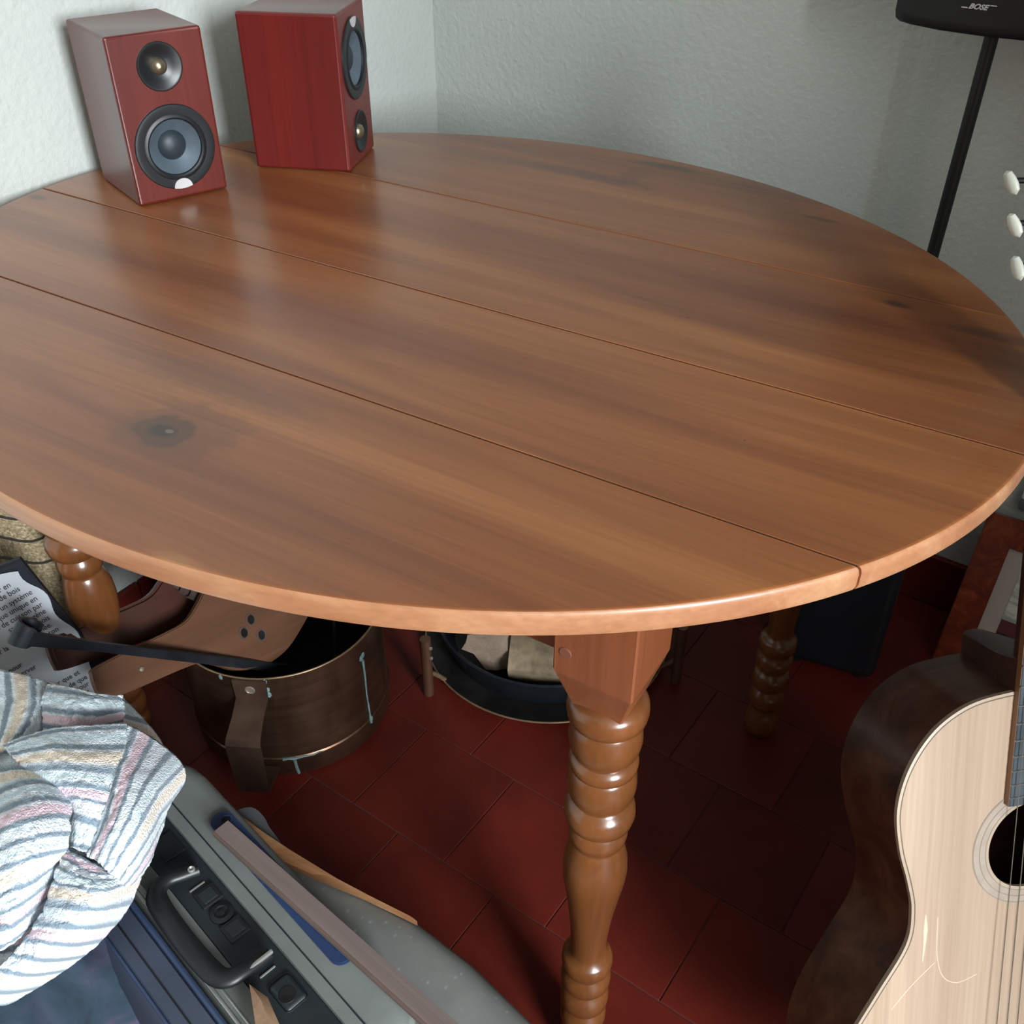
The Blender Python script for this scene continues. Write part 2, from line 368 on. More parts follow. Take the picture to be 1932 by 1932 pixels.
# floor tiles, square, half bond
TS = .165; TB = .0013
tile_me = None; n = 0
for row in range(-9, 7):
    b = .602+TS*1.01*row; off = -.705 if row % 2 == 0 else -.620
    for k in range(-4, 16):
        a = off+TS*k
        if a+TS < LEFT+.02 or a+TS > 1.75 or b < -.95 or b > BACK-.02: continue
        if b+TS < -.1 and a > .9: continue
        if tile_me is None:
            o = obj('tile', box(TS-TB, TS*1.01-TB, .008, (0, 0, -.004), .0008, 1), M['tile'], fl, smooth=False); tile_me = o.data
        else:
            o = bpy.data.objects.new('tile', tile_me); COL.objects.link(o); o.parent = fl
        o.location = (a+TS/2, b+TS*.505, .0003*random.uniform(-1, 1)); n += 1
# skirting tiles
def skirting(name, horizontal):
    r = empty(name, None, None); r['kind'] = 'structure'; r.matrix_world = RM
    me = None
    cnt = 13 if horizontal else 11
    for k in range(cnt):
        if me is None:
            o = obj('skirting_tile', box(.163, .011, .1, (0, 0, .05), .002, 1) if horizontal else box(.011, .163, .1, (0, 0, .05), .002, 1), M['tile'], r, smooth=False); me = o.data
        else:
            o = bpy.data.objects.new('skirting_tile', me); COL.objects.link(o); o.parent = r
        o.location = (LEFT+.1+k*.165, BACK-.0057, .001) if horizontal else (LEFT+.0057, BACK-.1-k*.165, .001)
skirting('baseboard_back', True); skirting('baseboard_left', False)

# ------------------------------------------------------------------ table
ZT = .758; AL = math.radians(-31.7)
tab = empty('dining_table', 'oval wooden table with four wide planks and turned legs', 'table', (-.0785, .9912, 0), AL)
EA, EB = .5915, .4917; TT = .0224
GAP = {-.240: .0009, -.037: .0012, .2115: .0008}
def plank(v0, v1, m, n=44):
    prof = [(.022, -.0003), (.0045, 0), (.0022, -.0008), (.0007, -.0028), (0, -.006), (0, -.0165), (.0012, -.0205), (.004, -.0222), (.02, -.0224)]
    rs = []
    for d, z in prof:
        a, b = EA-d, EB-d; g = .0008+.05*d if d < .004 else .001
        g = (.0006 if z > -.0005 else 0)
        w0 = v0+g+GAP.get(v0, 0) if v0 > -b else -b; w1 = v1-g-GAP.get(v1, 0) if v1 < b else b
        t0 = math.asin(max(-1, min(1, w0/b))); t1 = math.asin(max(-1, min(1, w1/b)))
        ts = [t0+(t1-t0)*i/n for i in range(n+1)]
        r = [(a*math.cos(q), b*math.sin(q), ZT+z) for q in ts]+[(-a*math.cos(q), b*math.sin(q), ZT+z) for q in reversed(ts)]
        rs.append(r)
    bm = rings(rs)
    bmesh.ops.remove_doubles(bm, verts=bm.verts, dist=1e-6)
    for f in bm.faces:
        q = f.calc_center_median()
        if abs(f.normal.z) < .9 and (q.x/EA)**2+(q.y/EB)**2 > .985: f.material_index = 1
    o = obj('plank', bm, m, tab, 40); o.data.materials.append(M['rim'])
    return o
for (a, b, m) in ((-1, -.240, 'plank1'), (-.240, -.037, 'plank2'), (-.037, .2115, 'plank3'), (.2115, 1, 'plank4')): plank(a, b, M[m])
M['dirt'] = simple('dark_joint_dirt', (26, 16, 11), .9)
for v_, g_ in GAP.items(): obj('joint_filler', box(2*EA*math.sqrt(1-(v_/EB)**2)-.006, 2*g_+.0006, .012, (0, v_, ZT-.0068)), M['dirt'], tab)
# turned legs
PR = [(.012, 0), (.020, .003), (.0245, .018), (.0245, .034), (.021, .048), (.0175, .056), (.0185, .060), (.0232, .064), (.0252, .072), (.0255, .082), (.0240, .090), (.0205, .095),
      (.0192, .098), (.0225, .102), (.0256, .108), (.0264, .117), (.0258, .126), (.0230, .132), (.0196, .135), (.0196, .138), (.0232, .142), (.0262, .149), (.0266, .158), (.0246, .165), (.0212, .169),
      (.0215, .172), (.0250, .178), (.0268, .186), (.0264, .194), (.0240, .199), (.0188, .202), (.0184, .208),
      (.0182, .222), (.0198, .25), (.0228, .282), (.0266, .312), (.0298, .335), (.0308, .350), (.0298, .368), (.0262, .384), (.0232, .391), (.0220, .393), (.0236, .396), (.0262, .400), (.0274, .406), (.0270, .412), (.0244, .417),
      (.0228, .420), (.0270, .4235), (.0308, .429), (.0324, .437), (.0316, .445), (.0282, .450), (.0252, .4525), (.0236, .4545), (.0262, .458), (.0292, .465), (.0308, .476), (.0302, .487), (.0276, .495), (.0252, .4975),
      (.0268, .499), (.0298, .502), (.0304, .507), (.0290, .512), (.0252, .515), (.0270, .518), (.0300, .525), (.0316, .536), (.0308, .547), (.0282, .555), (.0256, .558),
      (.0300, .5595), (.0334, .564), (.0344, .571), (.0338, .578), (.0312, .583), (.026, .586), (.02, .589)]
def leg_block():
    rs = []
    for s, z in ((.0225, .582), (.0235, .586), (.0335, .622), (.0345, .626), (.0345, ZT-TT)):
        c = .0015
        rs.append([(s, -s+c, z), (s, s-c, z), (s-c, s, z), (-s+c, s, z), (-s, s-c, z), (-s, -s+c, z), (-s+c, -s, z), (s-c, -s, z)])
    return rings(rs)
leg_me = blk_me = peg_me = None
LU, LV = .367, .277
for sx in (1, -1):
    for sy in (-1, 1):
        if leg_me is None:
            o = obj('leg', lathe(PR, 44), M['legwood'], tab, 60); leg_me = o.data
            b = obj('leg_block', leg_block(), M['blockwood'], o, 25); blk_me = b.data
            p = obj('dowel_peg', lathe([(.0055, 0), (.0055, .0004), (.0048, .0009)], 20, mtx=Matrix.Translation((-.0235, -.0344, .648))@Matrix.Rotation(PI/2, 4, 'X')), M['peg'], o); peg_me = p.data
        else:
            o = bpy.data.objects.new('leg', leg_me); COL.objects.link(o); o.parent = tab
            b = bpy.data.objects.new('leg_block', blk_me); COL.objects.link(b); b.parent = o
            p = bpy.data.objects.new('dowel_peg', peg_me); COL.objects.link(p); p.parent = o
        o.location = (LU*sx+(-.008 if sx > 0 and sy < 0 else .005 if sy < 0 else 0), LV*sy+(-.005 if sx > 0 and sy < 0 else .003 if sy < 0 else 0), 0)
for sy in (-1, 1): obj('apron', box(2*LU-.060, .02, .112, (0, sy*(LV+.008), .6795), .002), M['apronwood'], tab)
for sx in (1, -1): obj('apron', box(.02, 2*LV-.060, .112, (sx*(LU+.008), 0, .6795), .002), M['apronwood'], tab)

# ------------------------------------------------------------------ bookshelf loudspeakers
SW, SD, SH = .114, .130, .190
RX90 = Matrix.Rotation(PI/2, 4, 'X')     # local z of a lathe -> -y (out of the front)
def front(x, z, y=0): return Matrix.Translation((x, -SD/2+y, z))@RX90
def speaker(label, loc, rz, flip, m):
    r = empty('bookshelf_speaker', label, 'loudspeaker', loc, rz, group='bookshelf speakers on the table')
    Z = (lambda z: SH-z) if flip else (lambda z: z)
    wz, tz = Z(.0615), Z(.1525)
    cab = obj('cabinet', box(SW, SD, SH, (0, 0, SH/2), .0035, 3), m, None)
    for z, rr in ((wz, .046), (tz, .0245)):
        cut = obj('cutter', lathe([(rr, -.03), (rr, .02)], 48, True, front(0, z)), m)
        bo = cab.modifiers.new('b', 'BOOLEAN'); bo.operation = 'DIFFERENCE'; bo.object = cut; bo.solver = 'EXACT'
        me = bpy.data.meshes.new_from_object(cab.evaluated_get(bpy.context.evaluated_depsgraph_get()))
        cab.modifiers.clear(); cab.data = me; bpy.data.objects.remove(cut)
    for f in cab.data.polygons: f.use_smooth = False
    cab.parent = r
    wo = obj('woofer', lathe([(.0495, -.002), (.0495, .0012), (.0485, .0022), (.045, .0026), (.0385, .0022)], 64, False, front(0, wz)), M['blk'], r)
    obj('surround', lathe([(.0388, .0018), (.0375, .0028), (.0345, .0034), (.0325, .0022), (.032, -.001)], 64, False, front(0, wz)), M['rubber'], wo)
    obj('cone', lathe([(.0322, -.0005), (.0265, -.0048), (.019, -.0095), (.0175, -.0105)], 64, False, front(0, wz)), M['cone'], wo)
    obj('dust_cap', lathe([(.0178, -.0108), (.0155, -.0075), (.011, -.0048), (.006, -.0034), (.0004, -.003)], 48, True, front(0, wz)), M['dust'], wo)
    bad = bmesh.new(); s = -1 if not flip else 1
    pts = [(.0115*math.cos(q), s*(.0474-.0105*math.sin(q)), 0) for q in [PI*i/16 for i in range(17)]]
    pts += [(-.0115+.023*i/8, s*(.0474+.0016*math.sin(PI*i/8)), 0) for i in range(1, 8)]
    b = prism([(x, y) for x, y, z in pts], .0008); b.transform(front(0, wz, -.0024)); 
    bad.free(); obj('badge', b, M['silver'], wo)
    tw = obj('tweeter', lathe([(.027, -.002), (.027, .0012), (.026, .002), (.0235, .002), (.017, -.001), (.011, -.003), (.0095, -.0033)], 56, False, front(0, tz)), M['blk'], r)
    obj('tweeter_dome', lathe([(.0098, -.0034), (.0094, -.001), (.0076, .0018), (.0045, .0036), (.0004, .0044)], 40, True, front(0, tz)), M['dome'], tw)
    obj('terminal_plate', box(.05, .002, .05, (0, SD/2+.0006, SH*.4), .0006), M['blk'], r)
    return r
n1 = Vector((.608, -.794, 0)); fm = Vector((-.4065, 1.2325, ZT+.0003))
speaker('cherry red bookshelf speaker turned to the camera, large cone at the bottom', fm-n1*SD/2, math.atan2(n1.x, -n1.y), False, M['cherry'])
n2 = Vector((.985, -.168, 0)); fm = Vector((-.2035, 1.3835, ZT+.0003))
speaker('cherry red bookshelf speaker standing upside down, seen from its side', fm-n2*SD/2, math.atan2(n2.x, -n2.y), True, M['cherry2'])

# ------------------------------------------------------------------ speaker on a pole by the back wall
pole_b = room(-.283, 1.40); yaw = math.atan2(A.y, A.x)
ps = empty('pole_speaker', 'black speaker with bowed front on a thin black pole', 'loudspeaker', (pole_b.x, pole_b.y, 0), yaw)
obj('pole', tube([(0, 0, .015), (-.002, 0, .3), (-.004, 0, .6), (-.002, 0, .8), (-.001, 0, .955)], .0085, 16), M['poleblk'], ps)
obj('base_plate', lathe([(.075, 0), (.075, .008), (.07, .013), (.02, .018), (.009, .024)], 48), M['poleblk'], ps)
rs = []
bow = [(-.118, -.03), (-.10, -.043), (-.06, -.058), (0, -.064), (.06, -.058), (.10, -.043), (.118, -.03), (.118, .03), (.10, .04), (-.10, .04), (-.118, .03)]
for z, s in ((.938, .94), (.942, .985), (.95, 1), (1.06, 1), (1.068, .985), (1.071, .94)): rs.append([(x*s+.005, y*s, z) for x, y in bow])
hd = obj('speaker_box', rings(rs), M['blkmatte'], ps, 50)
lg = joined(text_bm('BOSE', .0076, .4, .0003, 'CENTER', .00028), box(.006, .0012, .0006, (-.0125, .0006, 0)), box(.006, .0010, .0006, (.0145, .0050, 0)))
lg.transform(Matrix.Translation((-.011, -.0652, .966))@Matrix.Rotation(PI/2, 4, 'X')@Matrix.Diagonal((1.15, 1, 1, 1)))
obj('logo', lg, M['silver'], ps, smooth=False)

# subwoofer on the floor below
sb = room(-.262, 1.295)
su = empty('subwoofer', 'dark bluish black box standing on the floor in the shade', 'loudspeaker', (sb.x, sb.y, 0), yaw+.22)
M['subblk'] = simple('blue_black_vinyl', (9, 11, 17), .5)
obj('cabinet', box(.145, .12, .27, (0, 0, .143), .016, 4), M['subblk'], su)
for x in (-.05, .05):
    for y in (-.04, .04): obj('foot', lathe([(.009, 0), (.010, .004), (.010, .0085)], 12, mtx=Matrix.Translation((x, y, 0))), M['rubber'], su)

# ------------------------------------------------------------------ framed picture leaning at the back wall
P0 = room(-.116, 1.372, .0015); P1 = room(-.137, 1.464, .252)
fx = A.copy(); fy = (P1-P0).normalized()
fm_ = frame_mtx(P0, fx, fy)
FW, FH, BW = .28, (P1-P0).length, .046
pf = empty('picture_frame', 'red brown burl frame with grey mat leaning by the skirting', 'picture frame', mtx=fm_)
def mitre(pts):                           # one frame member: outer edge p0-p1, inner edge p3-p2
    bm = prism(pts, .014, .0015); return bm
for pts in ([(0, 0), (BW, BW), (BW, FH-BW), (0, FH)], [(0, FH), (BW, FH-BW), (FW-BW, FH-BW), (FW, FH)],
            [(FW, FH), (FW-BW, FH-BW), (FW-BW, BW), (FW, 0)], [(FW, 0), (FW-BW, BW), (BW, BW), (0, 0)]): obj('frame_side', mitre(pts), M['burl'], pf, 20)
obj('mat', box(FW-2*BW, FH-2*BW, .003, (FW/2, FH/2, .006)), M['mat'], pf)
x0, x1, y0, y1 = .073, FW-.073, .063, FH-.074; xm = (x0+x1)/2; wx = x1-x0
pr = obj('print', box(wx, y1-y0, .001, (xm, (y0+y1)/2, .0081)), M['print_pale'], pf)
obj('print_band', box(wx, .022, .0006, (xm, y0+.035, .0088)), M['print_maroon'], pr)
obj('print_band', box(wx, .024, .0006, (xm, y0+.012, .0088)), M['print_dark'], pr)
for i in range(10):
    obj('print_figure', lathe([(.0068, 0), (.0068, .0004)], 12, mtx=Matrix.Translation((x0+.008+i*.0128, y0+.011+.0015*(i % 2), .0092))@Matrix.Diagonal((1.05, .85, 1, 1))), M['print_white'], pr)
# white panel on the wall behind it
wpn = empty('wall_panel', 'white panel with a grey lower edge behind the burl frame', 'panel', room(-.083, BACK-.012), yaw)
obj('panel', box(.5, .02, .44, (.25, 0, .49), .003), M['whitepanel'], wpn)
obj('lower_edge', box(.5, .024, .018, (.25, 0, .2605), .003), M['tealtrim'], wpn)

# ------------------------------------------------------------------ guitar leaning on the table edge
GC = Vector((.4817, .5628, .3834)); gy, gl, gr = .24675, .40913, .0654
h = Vector((math.sin(gy), -math.cos(gy), 0)); gn = h*math.cos(gl)+Vector((0, 0, math.sin(gl)))
ga = -h*math.sin(gl)+Vector((0, 0, math.cos(gl))); g_r = ga.cross(gn)
a2 = ga*math.cos(gr)+g_r*math.sin(gr); r2 = g_r*math.cos(gr)-ga*math.sin(gr)
gm = Matrix(((r2.x, a2.x, gn.x, GC.x), (r2.y, a2.y, gn.y, GC.y), (r2.z, a2.z, gn.z, GC.z), (0, 0, 0, 1)))
gt = empty('classical_guitar', 'classical guitar with pale spruce top leaning on the table edge', 'guitar', mtx=gm)
hp = [(0, .1555), (.035, .155), (.075, .1485), (.108, .129), (.131, .096), (.1405, .058), (.136, .018), (.1255, -.018), (.1195, -.048), (.1235, -.084), (.151, -.13), (.176, -.172), (.189, -.212), (.190, -.25), (.172, -.292), (.128, -.3215), (.07, -.334), (0, -.336)]
hs = [(p.x, p.y) for p in spline([(x, y, 0) for x, y in hp], 6)]
out = hs+[(-x, y) for x, y in reversed(hs[1:-1])]
out = out[::-1]; n = len(out)
DP = .094
def ring_at(d, z): 
    r = []
    for i in range(n):
        p, q = Vector(out[i-1]), Vector(out[(i+1) % n]); tn = (q-p).normalized(); nn = Vector((-tn.y, tn.x))
        r.append((out[i][0]+nn.x*d, out[i][1]+nn.y*d, z))
    return r
sgn = 1 if (Vector(out[1])-Vector(out[0])).cross(Vector(out[2])-Vector(out[1])) > 0 else 1
ctest = ring_at(.01, 0); inw = .0 
inn = 1 if sum(math.hypot(p[0], p[1]+.09) for p in ctest) < sum(math.hypot(p[0], p[1]+.09) for p in out) else -1
obj('sides', rings([ring_at(0, -.0035), ring_at(0, -DP)], True, False, False), M['rosewood'], gt, 60)
obj('back', rings([ring_at(0, -DP), ring_at(inn*.03, -DP-.006)], True, False, True), M['rosewood'], gt, 60)
bd = obj('binding', rings([ring_at(-inn*.0004, -.0045), ring_at(-inn*.0004, -.0002), ring_at(inn*.0022, .0003), ring_at(inn*.0024, -.001)], True, False, False), M['binding'], gt, 40)
obj('purfling', rings([ring_at(inn*.0021, -.001), ring_at(inn*.0021, .0004), ring_at(inn*.0032, .0004), ring_at(inn*.0032, -.001)], True, False, False), M['purfling'], bd, 40)
# top with a true hole
HR = .0435
bm = bmesh.new(); o_ = [bm.verts.new((p[0], p[1], 0)) for p in ring_at(inn*.0030, 0)]
angs = [math.atan2(v.co.y+.0, v.co.x) for v in o_]
i_ = [bm.verts.new((HR*math.cos(q), HR*math.sin(q), 0)) for q in angs]
j_ = [bm.verts.new((HR*math.cos(q), HR*math.sin(q), -.003)) for q in angs]
m_ = [bm.verts.new((.062*math.cos(q), .062*math.sin(q), 0)) for q in angs]
for i in range(n):
    j = (i+1) % n
    bm.faces.new((o_[i], o_[j], m_[j], m_[i])); bm.faces.new((m_[i], m_[j], i_[j], i_[i])); bm.faces.new((i_[i], i_[j], j_[j], j_[i]))
top = obj('top', bm, M['spruce'], gt, 30)
ro = obj('rosette', lathe([(.0605, 0), (.0605, .0004), (.0465, .0004), (.0465, 0)], 72, False), M['rosette'], top)
for r0 in (.0600, .0535, .0472): obj('rosette_ring', lathe([(r0, 0), (r0, .0006), (r0-.0008, .0006), (r0-.0008, 0)], 72, False), M['rosline'], ro)
obj('hole_edge', lathe([(.0465, .0004), (HR, .0004), (HR, -.003), (.0465, -.003)], 72, False), M['binding'], ro)
# fingerboard, frets, neck, heel, head
FT, FB = .494-.006, .0465
def fw(y): return .0262+(.0315-.0262)*(FT-y)/(FT-FB)
bm = rings([[(-fw(y), y, 0.0002), (fw(y), y, .0002), (fw(y), y, .006), (-fw(y), y, .006)] for y in (FB, FT)])
fb = obj('fingerboard', bm, M['fbside'], gt, 20)
bm = rings([[(-fw(y), y, .0055), (fw(y), y, .0055), (fw(y)-.001, y, .0068), (-fw(y)+.001, y, .0068)] for y in (FB, FT)])
obj('fingerboard_face', bm, M['ebony'], fb, 20)
L = .650
for k in range(1, 20):
    y = FT-(L-L/2**(k/12))
    if y < FB: continue
    obj('fret', box(2*fw(y)+.0008, .0018, .0022, (0, y, .0068), .0005, 1), M['fret'], fb)
obj('nut', box(.0525, .004, .010, (0, FT+.002, .0045), .001), M['binding'], gt)
def nk(y, w, d): return [(w*math.cos(PI+PI*i/10), y, d*math.sin(PI+PI*i/10)) for i in range(11)]
obj('neck', rings([nk(FT+.004, .0262, .019), nk(.36, .0278, .0205), nk(.20, .029, .022), nk(.154, .0298, .024)]), M['heel'], gt, 50)
rs = []
for d, w, y1 in ((0, .0298, .190), (-.02, .0295, .187), (-.03, .027, .185), (-.05, .021, .182), (-.075, .0155, .180), (-.098, .0115, .178)):
    rs.append([(-w, .1535, d), (w, .1535, d), (w, y1-.004, d), (w*.75, y1-.001, d), (0, y1, d), (-w*.75, y1-.001, d), (-w, y1-.004, d)])
obj('heel', rings(rs), M['heel'], gt, 40)
hm = Matrix.Translation((0, FT+.004, -.001))@Matrix.Rotation(-.22, 4, 'X')
hb = prism([(-.026, 0), (.026, 0), (.030, .03), (.027, .125), (.016, .132), (0, .130), (-.016, .132), (-.027, .125), (-.030, .03)], .018, .0015)
hb.transform(hm@Matrix.Translation((0, 0, -.018))); hd = obj('headstock', hb, M['heel'], gt, 30)
for sx in (-1, 1):
    for k in range(3):
        q = hm@Matrix.Translation((sx*.030, .036+k*.035, -.010))
        s = tube([(0, 0, 0), (sx*.013, 0, 0)], .0025, 8); s.transform(q); sh = obj('tuner_shaft', s, M['poleblk'], hd)
        b = lathe([(.0005, -.0085), (.0042, -.0065), (.0058, -.001), (.0062, .004), (.0050, .0095), (.0005, .0125)], 20)
        b.transform(q@Matrix.Translation((sx*.0165, 0, 0))@Matrix.Rotation(.35 if k else .2, 4, 'Z')@Matrix.Rotation(PI/2, 4, 'X')@Matrix.Diagonal((.62, 1, 1, 1)))
        obj('tuner_knob', b, M['pegcream'], sh)
br = obj('bridge', box(.18, .028, .008, (0, -.212, .0042), .002), M['heel'], gt)
obj('saddle', box(.075, .0028, .006, (0, -.205, .0095), .0006), M['binding'], br)
for k in range(6):
    x0 = -.0215+k*.0086; x1 = -.029+k*.0116
    obj('string', tube([(x0, FT+.003, .0095), (x1, -.205, .0125), (x1, -.215, .0085)], (.00042, .00048, .00052, .00038, .0004, .00045)[k], 6), M['string'], gt)
for pts, r0 in (([(-.105, -.055, 0), (-.104, -.075, 0), (-.105, -.105, 0)], [.0004, .0022, .0003]), ([(-.092, -.06, 0), (-.09, -.1, 0), (-.082, -.125, 0), (-.066, -.135, 0), (-.045, -.13, 0)], .0004),
                ([(-.135, -.15, 0), (-.115, -.128, 0), (-.092, -.108, 0)], .00035)):
    sp = spline(pts, 6); rr = [r0[0]+(r0[1]-r0[0])*min(1, i/5) if i <= 5 else r0[1]+(r0[2]-r0[1])*(i-5)/(len(sp)-6) for i in range(len(sp))] if isinstance(r0, list) else r0
    b = tube(sp, rr, 8); b.transform(Matrix.Diagonal((1, 1, .25, 1))); obj('scratch', b, M['scratch'], top)

# ------------------------------------------------------------------ copper pot with handle
PC = Vector((-.342, 1.092, 0)); PRr, PH = .148, .206
pot = empty('copper_pot', 'large dark copper pot with a bent strap handle under the table', 'pot', PC)
obj('body', lathe([(.01, .002), (PRr-.004, .002), (PRr, .006), (PRr+.0012, .04), (PRr+.0012, .041), (PRr-.0005, .043), (PRr-.0005, .178), (PRr+.001, .180), (PRr+.0012, PH-.002), (PRr+.0005, PH), (PRr-.0015, PH), (PRr-.0025, PH-.002)], 96, False), M['copper'], pot)
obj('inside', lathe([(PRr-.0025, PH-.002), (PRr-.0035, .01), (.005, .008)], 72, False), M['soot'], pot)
rm = [(PRr+.0006+.0013*math.cos(q), PH+.0013*math.sin(q)) for q in [2*PI*i/8 for i in range(9)]]
obj('rim', lathe(rm, 96, False), M['brassedge'], pot)
def pol(a, r, z): return Vector((r*math.cos(a), r*math.sin(a), z))
ah = math.atan2(.9648-1.092, -.352+.342)
def seamline(pts, r=.0016): return tube([pol(a, PRr+.0014, z) for a, z in pts], r, 6)
a0 = math.atan2(1.012-1.092, -.205+.342)
obj('seam', seamline([(a0, .168), (a0+.01, .14), (a0, .1), (a0+.01, .06), (a0+.015, .035)], [.0024, .0016, .0012, .0014, .0024]), M['verdigris'], pot)
obj('seam', seamline([(ah+.16+.05*i, .041+.001*math.sin(i*2)) for i in range(9)], [.0024, .0018, .0022, .0014, .0016, .0011, .0012, .0008, .0005]), M['verdigris'], pot)
obj('seam', seamline([(ah+.27, .038), (ah+.275, .02), (ah+.285, .008)], .0024), M['verdigris'], pot)
for da, z in ((.14, .2), (.15, .185), (.155, .175), (a0-ah+.02, .175), (a0-ah-.01, .172), (a0-ah+.03, .04), (-.28, .2)):
    b = bmesh.new(); bmesh.ops.create_icosphere(b, subdivisions=1, radius=.0048)
    b.transform(Matrix.Translation(pol(ah+da, PRr+.0005, z))@Matrix.Rotation(ah+da, 4, 'Z')@Matrix.Diagonal((.35, .8, 1.3, 1))); obj('solder_spot', b, M['verdigris'], pot)
rad = pol(ah, 1, 0); tang = Vector((-rad.y, rad.x, 0))
hpts = [pol(ah, PRr+.002, PH-.002), pol(ah, PRr+.0025, .178), pol(ah, PRr+.004, .170), pol(ah, PRr+.030, .160), pol(ah, PRr+.058, .148), pol(ah, PRr+.062, .141), pol(ah, PRr+.062, .09), pol(ah, PRr+.062, .05), pol(ah, PRr+.058, .043), pol(ah, PRr+.03, .032), pol(ah, PRr+.002, .026)]
hd = obj('handle', strap(hpts, tang, [.047, .045, .044, .043, .047, .048, .046, .042, .04, .038, .037], .0028), M['copperdk'], pot, 30)
q = Matrix.Translation(pol(ah, PRr+.0036, .188))@Matrix.Rotation(ah, 4, 'Z')@Matrix.Rotation(PI/2, 4, 'Y')
obj('rivet', lathe([(.0068, 0), (.0072, .001), (.0055, .0018), (.005, .0012), (.0046, .0004), (.0002, .0004)], 20, True, q), M['rivet'], hd)

# ------------------------------------------------------------------ fireplace bellows
Cc = Vector((-.365, 1.035, .238)); Ee = Vector((-.505, .832, .306))
bx = (Cc-Ee).normalized(); nrm = Vector((.70, -.46, .55)); nrm = (nrm-bx*nrm.dot(bx)).normalized(); by = nrm.cross(bx)
bmx = Matrix(((bx.x, by.x, nrm.x, Cc.x), (bx.y, by.y, nrm.y, Cc.y), (bx.z, by.z, nrm.z, Cc.z), (0, 0, 0, 1)))
bel = empty('bellows', 'wooden fireplace bellows with three air holes standing in the copper pot', 'bellows', mtx=bmx)
bh = [(-.252, 0), (-.251, .013), (-.245, .0205), (-.20, .0240), (-.135, .0260), (-.105, .030), (-.083, .043), (-.062, .058), (-.03, .069), (0, .071), (.035, .064), (.07, .046), (.1, .028), (.12, .02)]
bsp = [(p.x, p.y) for p in spline([(x, y, 0) for x, y in bh], 4)]
bout = bsp+[(x, -y) for x, y in reversed(bsp[1:])]
b1 = obj('front_board', prism(bout, .011, .0016), M['bellow1'], bel, 40)
for x, y in ((-.012, -.004), (-.030, -.017), (-.004, -.030)):
    hm_ = Matrix.Translation((x, y, .011))
    hh = obj('air_hole', lathe([(.0085, 0), (.0085, .0006), (.007, .0006), (.0068, .0001)], 24, False, hm_), M['hole'], b1)
    obj('hole_inside', lathe([(.007, .0002), (.0001, .0002)], 20, False, Matrix.Translation((x+.0016, y-.001, .0113))@Matrix.Diagonal((.85, .95, 1, 1))), M['traydk'], hh)
obj('tack', lathe([(.003, 0), (.0028, .0012), (.0005, .0018)], 14, mtx=Matrix.Translation((-.19, -.004, .011))), M['rivet'], b1)
inv = bmx.inverted()
E2 = inv@Vector((-.568, .862, .322)); C2 = inv@Vector((-.405, 1.062, .262))
x2 = (C2-E2).normalized(); z2 = Vector((0, 0, 1)); z2 = (z2-x2*z2.dot(x2)).normalized(); y2 = z2.cross(x2)
m2 = Matrix(((x2.x, y2.x, z2.x, C2.x), (x2.y, y2.y, z2.y, C2.y), (x2.z, y2.z, z2.z, C2.z), (0, 0, 0, 1)))
b = prism([(x, y*.98) for x, y in bout], .016, .004); b.transform(m2@Matrix.Translation((0, 0, -.016)))
obj('rear_board', b, M['bellow2'], bel, 40)
# leather gusset
idx = [i for i, (x, y) in enumerate(bout) if x > -.085]
ri = [Vector((bout[i][0]*.97, bout[i][1]*.97, 0)) for i in idx]; ro_ = [m2@Vector((bout[i][0]*.97, bout[i][1]*1.08, 0)) for i in idx]
rs = []
for k in range(9):
    f = k/8; pin = .88 if k % 2 else 1.0
    rs.append([Vector(((a*(1-f)+c*f).x*pin, (a*(1-f)+c*f).y*pin+.003*math.sin(i*1.7+k), (a*(1-f)+c*f).z)) for i, (a, c) in enumerate(zip(ri, ro_))])
gs = obj('leather_gusset', rings(rs, False, False, False), M['leather'], bel, 50)
obj('nozzle', tube([(.11, 0, -.012), (.13, 0, -.014), (.17, 0, -.018), (.20, 0, -.02)], [.014, .011, .008, .007], 16), M['brass'], bel)
# poker with curled end
K = Vector((-.374, .955, .226)); Lp = Vector((-.535, .792, .428)); dv = (K-Lp).normalized()
pk = empty('poker', 'blued steel flat poker with a curled end lying across the bellows', 'poker', Lp)
sd = dv.cross(Vector((0, 0, 1))).cross(dv).normalized()
obj('bar', strap([Vector((0, 0, 0))+dv*.012, dv*.1, (K-Lp)*.6, (K-Lp), (K-Lp)+dv*.10], sd, [.017, .0115, .012, .013, .013], .0045), M['iron'], pk)
cp = []; u_ = dv; w_ = sd.cross(dv).normalized()
for i in range(13):
    q = -PI/2+PI*1.55*i/12; cp.append(u_*(.012-.013*math.cos(q)*1.0)+w_*(.0115*math.sin(q)+.0115))
cp = [dv*.016]+cp
obj('curl', strap(cp, sd, [.018]+[.024+.004*min(1, i/4) for i in range(13)], .0035), M['iron'], pk, 60)
wr = empty('skewer', 'thin grey metal rod standing in the copper pot', 'rod', (-.275, 1.09, .012))
obj('rod', tube([(0, 0, 0), (.011, .03, .22), (.018, .05, .33)], .0022, 8), M['wire'], wr)

